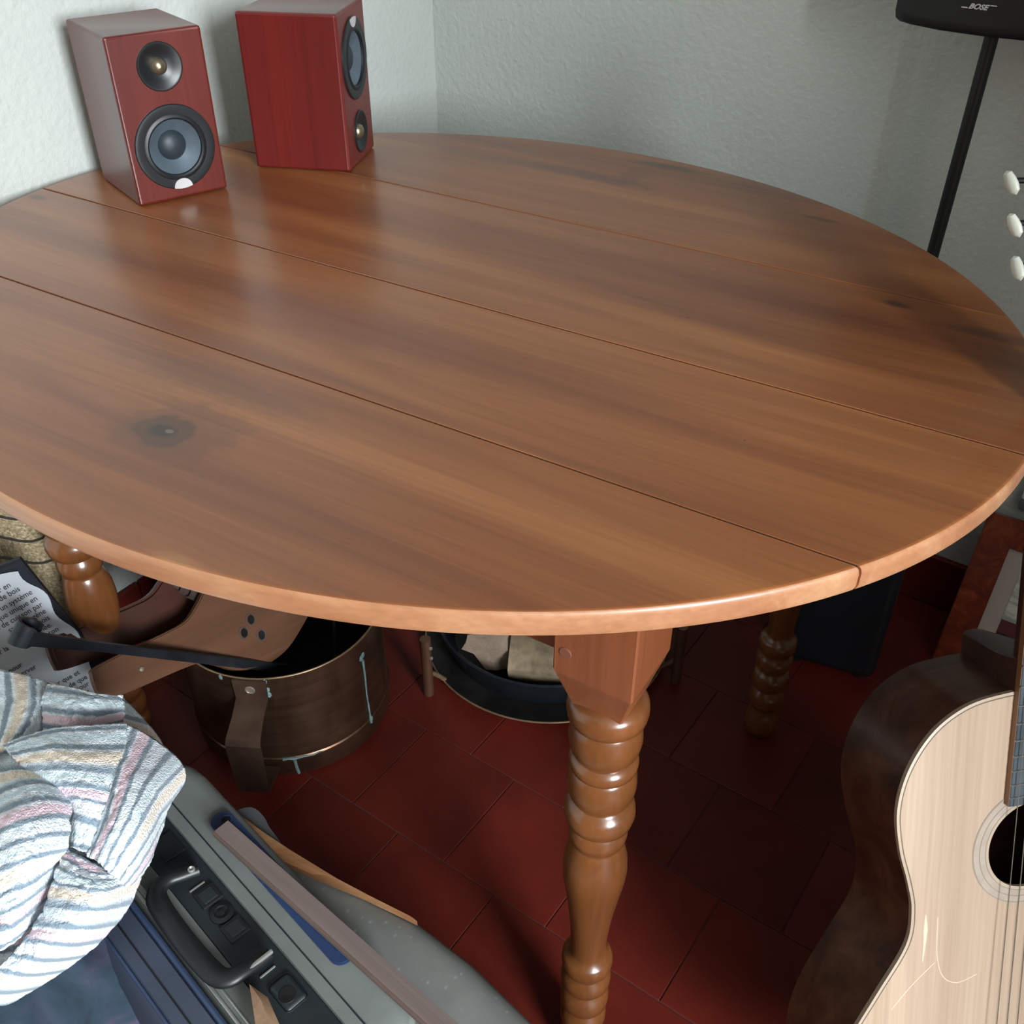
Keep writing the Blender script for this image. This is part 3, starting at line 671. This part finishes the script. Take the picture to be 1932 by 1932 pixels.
# ------------------------------------------------------------------ log tray behind the front leg
bc = Vector((.058, 1.238, 0)); TR = .203
tr = empty('log_brazier', 'round tarnished tray with dark steel hoop holding firewood under the table', 'brazier', bc)
obj('tray', lathe([(.02, .003), (.150, .003), (.185, .006), (TR, .013), (TR+.001, .016), (TR-.004, .016), (.18, .012), (.15, .010), (.02, .010)], 96), M['traydk'], tr)
obj('lip', lathe([(TR+.0016*math.cos(q), .0155+.0016*math.sin(q)) for q in [2*PI*i/8 for i in range(9)]], 96, False), M['brassedge'], tr)
obj('hoop', lathe([(.158, .010), (.166, .018), (.178, .046), (.184, .072), (.181, .074), (.177, .070), (.170, .042), (.155, .02)], 80, False), M['hoop'], tr)
for k, az in enumerate((math.atan2(-.128, -.19), math.atan2(-.128, -.19)+2*PI/3, math.atan2(-.128, -.19)+4*PI/3)):
    q = pol(az, TR+.027, 0)
    lgm = obj('leg', tube([q+Vector((0, 0, .001)), q+Vector((0, 0, .06)), q+Vector((0, 0, .12))], .0085, 14), M['brass'], tr)
    obj('bracket', tube([q+Vector((0, 0, .05)), pol(az, TR+.012, .035), pol(az, TR-.003, .015)], .004, 8), M['brassedge'], lgm)
    for z in (.085, .106):
        b = bmesh.new(); bmesh.ops.create_icosphere(b, subdivisions=1, radius=.0035); b.transform(Matrix.Translation(q+pol(az+1.9, .010, z))); obj('rivet', b, M['rivet'], lgm)
def logbm(L, r, seed, bend=.3):
    rnd = random.Random(seed); ph = [rnd.uniform(.8, 1.15) for _ in range(14)]
    base = [(r*ph[i]*math.cos(PI*i/9-.1), r*ph[i]*math.sin(PI*i/9-.1)) for i in range(10)]+[(-.6*r, -.3*r), (0, -.42*r), (.6*r, -.3*r)]
    return rings([[(x*(1+.06*math.sin(z*40+i)), y*(1+.06*math.cos(z*31+i*2)), z) for i, (x, y) in enumerate(base)] for z in [L*k/6-L/2 for k in range(7)]])
def log(label, c, d, L, r, m, seed, roll=0):
    o = obj('firewood_log', logbm(L, r, seed), m, None, 40)
    o.matrix_world = frame_mtx(c, Vector(d).cross(Vector((0, 0, 1))) if abs(d[2]) < .9 else (1, 0, 0), Vector(d).cross(Vector(d).cross(Vector((0, 0, 1)))))@Matrix.Rotation(roll, 4, 'Z')
    return tag(o, label, 'firewood', 'logs in the brazier')
log('smooth greyish split log at the left in the brazier', bc+Vector((-.066, -.040, .086)), (.3, .9, .04), .15, .050, M['log'], 3, .5)
log('log with rough pale bark beside the table leg in the brazier', bc+Vector((.005, -.112, .080)), (.95, -.12, .03), .13, .046, M['bark'], 5, .2)
log('dark log lying at the back of the brazier', bc+Vector((.045, .055, .07)), (.85, .3, .0), .18, .045, M['log'], 8, .9)

# ------------------------------------------------------------------ portfolio with handwritten sheets, broom
ex = Vector((.92, .15, .30)).normalized(); eu = Vector((-.243, 0, .97)); eu = (eu-ex*eu.dot(ex)).normalized()
BO = Vector((-.582, .905, .43))+ex*.010; bm_ = frame_mtx(BO, ex, eu)
pb = empty('portfolio_board', 'black board leaning at the left behind the handwritten sheets', 'board', mtx=bm_)
obj('board', box(.28, .222, .006, (-.14, -.099, -.0035), .001), M['blackboard'], pb)
def sheet(label, x0, x1, y0, y1, z, lines, size, curl=0):
    r = empty('handwritten_sheet', label, 'paper', group='handwritten sheets on the board', mtx=bm_@Matrix.Translation((x1, y1, z)))
    nx, ny = 14, 18; w, hh = x1-x0, y1-y0
    def zz(x, y): return curl*max(0, (x/w+1)-.72)**2*12*max(0, (y/hh+1)-.7)*3
    g = [[(-w+w*i/nx+.004*math.sin(j*.7)*(i/nx)**4, -hh+hh*j/ny, zz(-w+w*i/nx, -hh+hh*j/ny)) for i in range(nx+1)] for j in range(ny+1)]
    bmm = rings(g, False, False, False); bmesh.ops.solidify(bmm, geom=bmm.faces, thickness=.0005)
    obj('page', bmm, M['paper'], r)
    for t_, lx, ly in lines:
        tb = text_bm(t_, size, .25, .0001, 'RIGHT')
        tb.transform(Matrix.Translation((lx-x1, ly-y1, .0007+zz(lx-x1, ly-y1)))@Matrix.Rotation(.17, 4, 'Z'))
        obj('handwriting', tb, M['ink'], r, smooth=False)
    return r
sheet('white handwritten page with a curled corner on the black board', -.17, -.004, -.125, .004, .002,
      [('carbonisé par en', -.028, -.0165), ('chauffage de bois', -.022, -.026), ('dans un système', -.013, -.0365), ('presque unique en', -.013, -.047), ('mode de cuisson par', -.013, -.0575),
       ('sans oxygène', -.015, -.068), ('pour le bois', -.0165, -.0785), ('la fumée.', -.020, -.089), ('proton', -.017, -.0985), ('ion', -.0246, -.109), ('par la', -.086, -.100)], .0105, .012)
sheet('second handwritten page half hidden under the bellows handles', -.20, -.016, -.235, -.09, .0008,
      [('et de pour', -.088, -.131), ('le conserver', -.075, -.141), ('jour que et', -.034, -.172), ('temps de que', -.030, -.183), ('le jour', -.034, -.194), ('aux eaux', -.04, -.205), ('pour', -.088, -.152)], .0105)
# broom
br_ = empty('straw_broom', 'straw broom with dark stitching behind the black board', 'broom', mtx=frame_mtx((-.652, 1.03, .012), (.93, -.36, .0), (-.05, .0, 1)))
rs = []
for z, w, d in ((0, .105, .016), (.12, .100, .022), (.30, .088, .026), (.44, .076, .027), (.52, .045, .022), (.56, .018, .016)):
    rs.append([(w*math.cos(2*PI*i/48)*(1+.012*(i % 2)), z, (d+.002*(i % 2))*math.sin(2*PI*i/48)) for i in range(48)])
obj('bristle_head', rings(rs), M['straw'], br_, 60)
bmb = []
rnd = random.Random(3)
for i in range(420):
    q = rnd.uniform(0, 2*PI); k0 = rnd.uniform(.85, 1.04); top_ = rnd.uniform(.4, .52)
    w0, w1 = .105*k0, .079*k0
    p0 = Vector((w0*math.cos(q), rnd.uniform(-.004, .02), .017*k0*math.sin(q))); p1 = Vector((w1*math.cos(q)*.97, top_*.8, .0275*k0*math.sin(q)))
    bmb.append(tube([p0, (p0+p1)/2+Vector((0, 0, rnd.uniform(-.001, .002))), p1], .0011, 3, False))
o = obj('bristles', joined(*bmb), M['straw'], br_); o['kind'] = 'stuff'
for y, w, d in ((.365, .0845, .030), (.40, .081, .030), (.435, .078, .030)):
    obj('stitching', tube([(w*math.cos(2*PI*i/40), y+.002*math.sin(i), d*math.sin(2*PI*i/40)) for i in range(41)], .0016, 6, False), M['cord'], br_)
obj('handle', tube([(0, .54, 0), (0, .66, 0)], .011, 14), M['straw'], br_)

# ------------------------------------------------------------------ grey hard case
def case_frame(o, d):
    d = Vector((d[0], d[1], 0)).normalized(); return frame_mtx(o, d, Vector((-d.y, d.x, 0)))
cm = case_frame((-.375, .652, 0), (.7055, -.7087))    # x along the strip towards the camera, y to the floor side, z up
ZC = .332
gc = empty('grey_suitcase', 'grey hard suitcase with black trim and black carry handle standing on the floor', 'suitcase', mtx=cm)
def shellprof(y0, y1, L0, L1, ztop, round_y, m, name, rr=.022, zr=.03):
    # rounded box between y0 and y1; round_y: side (+1/-1) with the large radius
    rs = []
    K = 8
    for k in range(K+1):
        q = PI/2*k/K
        yy = (y1-rr+rr*math.cos(q)) if round_y > 0 else (y0+rr-rr*math.cos(q)); zz = ztop-rr+rr*math.sin(q)
        rs.append((yy, zz))
    sec = ([(y0, .004)]+[(y1, .004)]+rs+[(y0, ztop)]) if round_y > 0 else ([(y1, .004), (y0, .004)]+rs+[(y1, ztop)])
    cs = []
    cy_ = (y0 if round_y > 0 else y1)
    for x, s in ((L0, .80), (L0+.006, .9), (L0+.018, .965), (L0+.04, 1), (L1-.04, 1), (L1-.018, .965), (L1-.006, .9), (L1, .8)):
        cs.append([(x, cy_+(yy-cy_)*s, zz*(.9+.1*s) if zz > .1 else zz) for yy, zz in sec])
    return obj(name, rings(cs), m, gc, 45)
shellprof(.003, .061, -.03, .362, ZC, 1, M['greyshell'], 'shell', .018)
shellprof(-.066, -.037, -.03, .362, ZC-.005, -1, M['greyshell'], 'shell', .012)
obj('shell_groove', box(.36, .0014, .0008, (.165, .0145, ZC+.0002)), M['darkplastic'], gc)
obj('metal_rail', box(.36, .0035, .004, (.165, -.0605, ZC-.006), .001), M['rail'], gc)
obj('metal_rail', box(.36, .0025, .004, (.165, -.0545, ZC-.0055), .001), M['rail'], gc)
ts = obj('trim_strip', box(.395, .040, .326, (.166, -.017, .1645), .003), M['darkplastic'], gc)
ZS = .3275
for x in (.138, .185):
    lp_ = obj('latch_plate', box(.021, .021, .004, (x, -.015, ZS+.0012), .0012), M['blackplastic'], gc)
    obj('latch_inset', box(.014, .014, .002, (x, -.015, ZS+.0028), .0006), M['darkplastic'], lp_)
obj('lock', lathe([(.0115, 0), (.011, .002), (.007, .003), (.0065, .001), (.0028, .001), (.0026, .0026), (.0003, .0026)], 28, mtx=Matrix.Translation((.162, -.015, ZS))), M['blackplastic'], gc)
bt = obj('push_button', box(.032, .023, .006, (.269, -.015, ZS+.001), .0045, 3), M['darkplastic'], gc)
obj('button_dimple', lathe([(.0078, .0), (.0075, .0006), (.0002, -.0)], 24, mtx=Matrix.Translation((.272, -.017, ZS+.0041))), M['blkmatte'], bt)
for x, l_ in ((.1215, .016), (.2405, .016)): obj('trim_tick', box(.0020, l_, .0012, (x, -.017, ZS+.0008), .0005), M['rail'], gc)
obj('trim_panel', box(.030, .022, .003, (.062, -.014, ZS+.001), .001), M['blackplastic'], gc)
obj('trim_panel', box(.022, .022, .003, (.022, -.014, ZS+.001), .001), M['blackplastic'], gc)
# carry handle folded over to the left
hz = ZS+.010
gp = spline([(.1135, -.008, hz), (.1085, -.022, hz+.002), (.104, -.036, hz+.004), (.108, -.048, hz+.004), (.122, -.0545, hz+.004), (.168, -.0565, hz+.004), (.214, -.0545, hz+.004), (.228, -.048, hz+.004), (.232, -.036, hz+.004), (.2325, -.022, hz+.002), (.2325, -.008, hz)], 4)
rs = []
for i, p in enumerate(gp):
    d = (gp[min(i+1, len(gp)-1)]-gp[max(i-1, 0)]).normalized(); s_ = Vector((-d.y, d.x, 0)); f = min(1, min(i, len(gp)-1-i)/15)
    w = .0055+.0045*f; hgt = .0058
    rs.append([p+s_*w*math.cos(2*PI*k/14)+Vector((0, 0, hgt*math.sin(2*PI*k/14))) for k in range(14)])
hn = obj('carry_handle', rings(rs), M['blackplastic'], gc, 60)
obj('hinge_pin', lathe([(.0034, 0), (.0034, .002), (.0026, .0025), (.0014, .0012), (.0002, .0012)], 16, mtx=Matrix.Translation((.1125, -.0145, hz+.0058))), M['rail'], hn)
obj('handle_clip', box(.0035, .028, .004, (.2355, -.020, hz+.006), .001), M['rail'], hn)

# blue case at its left
bm2 = case_frame((-.405, .548, 0), (.7055, -.7087))
bc_ = empty('blue_suitcase', 'slim slate blue hard case standing left of the grey suitcase', 'suitcase', mtx=bm2)
sec = [(-.018, .003), (.024, .003), (.026, .30), (.0245, .328), (.019, .336), (-.006, .332), (-.012, .326), (-.0175, .316), (-.019, .30)]
obj('shell', rings([[(x, y*s, z*(1 if s == 1 else .985)) for y, z in sec] for x, s in ((-.10, .85), (-.09, 1), (.44, 1), (.45, .85))]), M['blueshell'], bc_, 30)
obj('edging', box(.53, .006, .008, (.175, .0238, .3325), .0025), M['blueedge'], bc_)
obj('metal_rail', box(.53, .003, .004, (.175, -.0095, .3305), .0012), M['blueedge'], bc_)
obj('lid_seam', box(.53, .0012, .002, (.175, .004, .3343)), M['blkmatte'], bc_)

# speckled grey case on the other side
sm = case_frame((-.2775, .668, 0), (.836, -.548))
sp_ = empty('speckled_case', 'speckled grey rounded case between the thin batten and the red floor', 'case', mtx=sm)
rs = []
for x, y0, y1, zt in ((0, -.012, .004, .20), (.02, -.019, .006, .24), (.08, -.031, .011, .256), (.15, -.046, .014, .262), (.21, -.059, .0165, .264), (.28, -.073, .011, .264), (.36, -.089, -.005, .264), (.46, -.11, -.030, .264), (.52, -.12, -.06, .255)):
    w = y1-y0; r_ = [(x, y0, .003), (x, y1, .003)]
    for k in range(11):
        q = PI*k/10; r_.append((x, (y0+y1)/2+w/2*math.cos(q), zt-.035+.035*math.sin(q)**.8))
    rs.append(r_)
obj('shell', rings(rs), M['speck'], sp_, 60)
# batten, tan split wood, blue bar, pad, pale wood
def along(p, q, up=(0, 0, 1)):
    d = (Vector(q)-Vector(p)).normalized(); return frame_mtx(p, d, Vector(up).cross(d))
pa, pz = at(418, 1560, .345), at(833, 1932, .345)
mt = along(pa, pz); ln = (pz-pa).length
bt_ = empty('wood_batten', 'long thin mauve wooden batten lying over the grey suitcase', 'wood', mtx=mt)
obj('batten', box(ln+.12, .0165, .005, (ln/2+.06, 0, 0), .0006), M['slat'], bt_)
obj('side_edge', box(ln+.12, .0030, .0054, (ln/2+.06, -.0096, -.0008), .0004), M['slatside'], bt_)
tp = [at(459, 1548, .300), at(465, 1573, .298), at(492, 1606, .293), at(590, 1650, .28), at(683, 1688, .268), at(765, 1727, .266)]
tq = [at(463, 1545, .300), at(500, 1572, .298), at(545, 1602, .293), at(635, 1657, .28), at(722, 1703, .268), at(787, 1738, .266)]
rs = []
for i, (p, q) in enumerate(zip(tp, tq)):
    u = Vector((0, 0, -.008)); mdl = (p+q)/2+Vector((0, 0, .003))
    rs.append([p, mdl, q, q+u, p+u])
tag(obj('split_wood_strip', rings(rs), M['tan'], None, 30), 'tan splintered strip of wood lying along the edge of the speckled case', 'wood')
q = cm@Matrix.Translation((.079, .0385, ZC+.001)); L_ = .197
bb = empty('blue_strap_bar', 'blue plastic bar with an eyelet at each end under the batten', 'strap', mtx=q)
W_ = .0115; pts = [(W_*math.cos(PI/2+PI*i/12), W_*math.sin(PI/2+PI*i/12)) for i in range(13)]+[(L_+W_*math.cos(-PI/2+PI*i/12), W_*math.sin(-PI/2+PI*i/12)) for i in range(13)]
obj('bar', prism(pts, .004, .0012), M['bluepl'], bb, 40)
for x in (.003, L_-.003):
    e_ = obj('eyelet', lathe([(.0062, .004), (.0062, .0052), (.0048, .0052), (.0046, .0042)], 24, False, Matrix.Translation((x, .003, 0))), M['bluepl'], bb)
    obj('eyelet_hole', lathe([(.0047, .0044), (.0001, .0044)], 20, False, Matrix.Translation((x, .003, 0))), M['blkmatte'], e_)
pp = [at(445, 1556, .286), at(437, 1534, .286), at(474, 1523, .286), at(497, 1540, .286), at(508, 1560, .286), at(532, 1594, .286), at(530, 1606, .286), at(490, 1600, .286)]
pq = spline(pp, 4, True); b = rings([[p-Vector((0, 0, .012)) for p in pq], pq])
tag(obj('rubber_pad', b, M['pad'], None, 40), 'charcoal pad with a rounded end poking out beyond the batten', 'pad')
tp = [at(470, 1856, .345), at(474, 1880, .35), at(482, 1934, .355), at(485, 1990, .355)]; tq = [at(474, 1860, .345), at(505, 1882, .35), at(528, 1934, .355), at(530, 1990, .355)]; tm = [at(472, 1858, .348), at(492, 1886, .36), at(510, 1934, .366), at(512, 1990, .366)]
rs = [[p, m, q, q+Vector((0, 0, -.014)), p+Vector((0, 0, -.014))] for p, q, m in zip(tp, tq, tm)]
tag(obj('split_wood_piece', rings(rs), M['pale'], None, 30), 'pale split piece of wood lying on the grey suitcase near its push button', 'wood')

# ------------------------------------------------------------------ laundry bundle and striped towel
def patch(G, nu, nv):                     # Catmull-Rom surface through a grid of points
    rows = [spline(r, nu) for r in G]
    cols = [spline([rows[j][i] for j in range(len(rows))], nv) for i in range(len(rows[0]))]
    return [[cols[i][j] for i in range(len(cols))] for j in range(len(cols[0]))]
c0 = Vector((-.505, .515, 0)); b = bmesh.new(); rs = []
for k in range(15):
    f = k/14; zt = .40*math.sin(f*PI/2); r0 = (.045+.125*math.cos(f*PI/2)**.7) if k < 14 else .004
    rr = []
    for i in range(72):
        q = 2*PI*i/72; r1 = r0*(1+.07*math.sin(3*q+4*f)+.06*math.sin(7*q-6*f)+.05*math.sin(11*q+9*f)+.03*math.sin(19*q-14*f))*(1.0 if k else .98)
        rr.append(c0+Vector((r1*math.cos(q), r1*math.sin(q)*.95, max(.002, zt+.012*math.sin(5*q+7*f)+.008*math.sin(11*q-9*f)*(1 if 0 < k < 14 else 0)))))
    rs.append(rr)
tag(obj('laundry_bundle', rings(rs), M['tiedye'], None, 80), 'crumpled dark blue tie-dyed cloth bundle below the striped towel', 'cloth')

TW = bmesh.new(); uvl = TW.loops.layers.uv.new('UVMap')
def towel_patch(G, v0, v1, n=12, amp=.0026, seed=0, wave=0):
    pts = patch([[at(x*.358, 1240+y*.358, z) for x, y, z in r] for r in G], n, n)
    J, I = len(pts), len(pts[0]); vs = []
    for j in range(J):
        row = []
        for i in range(I):
            p = pts[j][i]; nz = noise.noise(p*260+Vector((seed, 0, 0)))*amp+noise.noise(p*40+Vector((0, seed, 0)))*.0022
            row.append(TW.verts.new(p+Vector((0, -.4, .9))*nz))
        vs.append(row)
    for j in range(J-1):
        for i in range(I-1):
            f = TW.faces.new((vs[j][i], vs[j][i+1], vs[j+1][i+1], vs[j+1][i]))
            for lp, (jj, ii) in zip(f.loops, ((j, i), (j, i+1), (j+1, i+1), (j+1, i))):
                vv = jj/(J-1); uu = ii/(I-1)
                lp[uvl].uv = (uu*3+seed, v0+(v1-v0)*vv+wave*math.sin(uu*7+seed))
# base sheet under the folds
towel_patch([[(-60, 60, .40), (200, 120, .41), (430, 190, .40), (640, 215, .37)], [(-60, 400, .43), (250, 420, .44), (560, 400, .43), (860, 480, .39)],
             [(-60, 800, .44), (250, 800, .45), (560, 800, .44), (880, 760, .39)], [(-60, 1200, .43), (220, 1200, .44), (480, 1180, .43), (760, 1110, .38)],
             [(-60, 1560, .40), (130, 1520, .40), (320, 1480, .39), (540, 1420, .36)], [(-60, 1800, .37), (40, 1770, .37), (160, 1720, .36), (300, 1650, .34)]], 0, 2.4, 13, seed=1)
# top left folds
towel_patch([[(-60, 70, .425), (-60, 250, .43), (-60, 440, .44), (-60, 560, .445)], [(70, 90, .43), (85, 240, .445), (40, 400, .455), (-10, 500, .45)],
             [(190, 120, .435), (190, 240, .452), (160, 350, .455), (60, 470, .452)], [(265, 150, .43), (225, 260, .44), (230, 380, .44), (210, 420, .44)]], .1, .8, 13, seed=2)
towel_patch([[(255, 150, .445), (380, 170, .45), (520, 205, .45), (645, 212, .44)], [(225, 240, .45), (360, 250, .46), (500, 260, .455), (652, 260, .44)],
             [(230, 330, .45), (370, 345, .455), (480, 340, .445), (650, 310, .435)], [(230, 395, .44), (350, 395, .44), (470, 375, .43), (640, 345, .425)]], .45, 1.05, 13, seed=3)
# main upper flap
towel_patch([[(20, 470, .465), (230, 395, .475), (450, 370, .475), (670, 360, .465)], [(80, 540, .475), (270, 510, .487), (450, 520, .487), (650, 520, .475)],
             [(200, 640, .48), (340, 650, .49), (480, 665, .49), (605, 690, .478)], [(365, 760, .475), (420, 780, .485), (480, 800, .485), (560, 820, .475)],
             [(375, 990, .46), (400, 1010, .47), (440, 1020, .47), (490, 1045, .465)]], .03, 1.32, 13, seed=4)
# right flap, stripes run diagonally
towel_patch([[(470, 1050, .468), (560, 800, .478), (610, 560, .478), (670, 365, .462)], [(510, 1075, .472), (620, 850, .485), (690, 640, .478), (790, 430, .445)],
             [(560, 1120, .470), (690, 880, .482), (790, 690, .468), (930, 540, .425)], [(610, 1160, .462), (740, 960, .468), (840, 790, .448), (968, 640, .41)],
             [(640, 1200, .45), (745, 1060, .452), (815, 930, .435), (880, 770, .405)], [(660, 1240, .43), (735, 1140, .43), (790, 1050, .415), (830, 880, .395)]], .62, 2.02, 13, seed=5)
# left wave
towel_patch([[(-60, 640, .47), (80, 600, .478), (200, 620, .478), (290, 690, .47)], [(-60, 790, .485), (90, 720, .495), (230, 700, .492), (360, 735, .478)],
             [(-60, 960, .492), (90, 890, .505), (240, 850, .50), (368, 850, .48)], [(-60, 1120, .49), (80, 1060, .50), (220, 1010, .495), (352, 990, .475)],
             [(-60, 1290, .48), (70, 1230, .487), (180, 1170, .482), (310, 1060, .465)], [(-60, 1420, .468), (50, 1380, .475), (140, 1310, .47), (270, 1200, .455)],
             [(-60, 1560, .455), (20, 1530, .46), (90, 1480, .455), (200, 1360, .445)]], .3, 2.15, 13, seed=6)
# lower body
towel_patch([[(335, 1000, .465), (420, 1060, .468), (510, 1110, .466), (600, 1180, .455)], [(320, 1080, .468), (420, 1140, .472), (530, 1170, .468), (690, 1150, .445)],
             [(285, 1190, .468), (420, 1220, .474), (560, 1225, .466), (735, 1150, .425)], [(235, 1330, .463), (380, 1340, .47), (520, 1340, .458), (670, 1310, .418)],
             [(150, 1470, .455), (290, 1480, .458), (430, 1480, .445), (550, 1460, .408)], [(40, 1600, .445), (150, 1610, .445), (270, 1610, .43), (400, 1590, .398)],
             [(-60, 1700, .43), (20, 1720, .43), (120, 1720, .415), (240, 1700, .388)], [(-60, 1830, .405), (-10, 1825, .405), (40, 1815, .40), (90, 1790, .38)]], .70, 2.75, 13, seed=7)
bmesh.ops.recalc_face_normals(TW, faces=TW.faces)
me = bpy.data.meshes.new('towel')
for f in TW.faces: f.smooth = True
TW.to_mesh(me); TW.free(); me.materials.append(M['towel'])
tw = bpy.data.objects.new('towel', me); COL.objects.link(tw)
so = tw.modifiers.new('thick', 'SOLIDIFY'); so.thickness = .005; so.offset = 0
tag(tw, 'crumpled terry towel with grey, pink and cream stripes', 'towel')
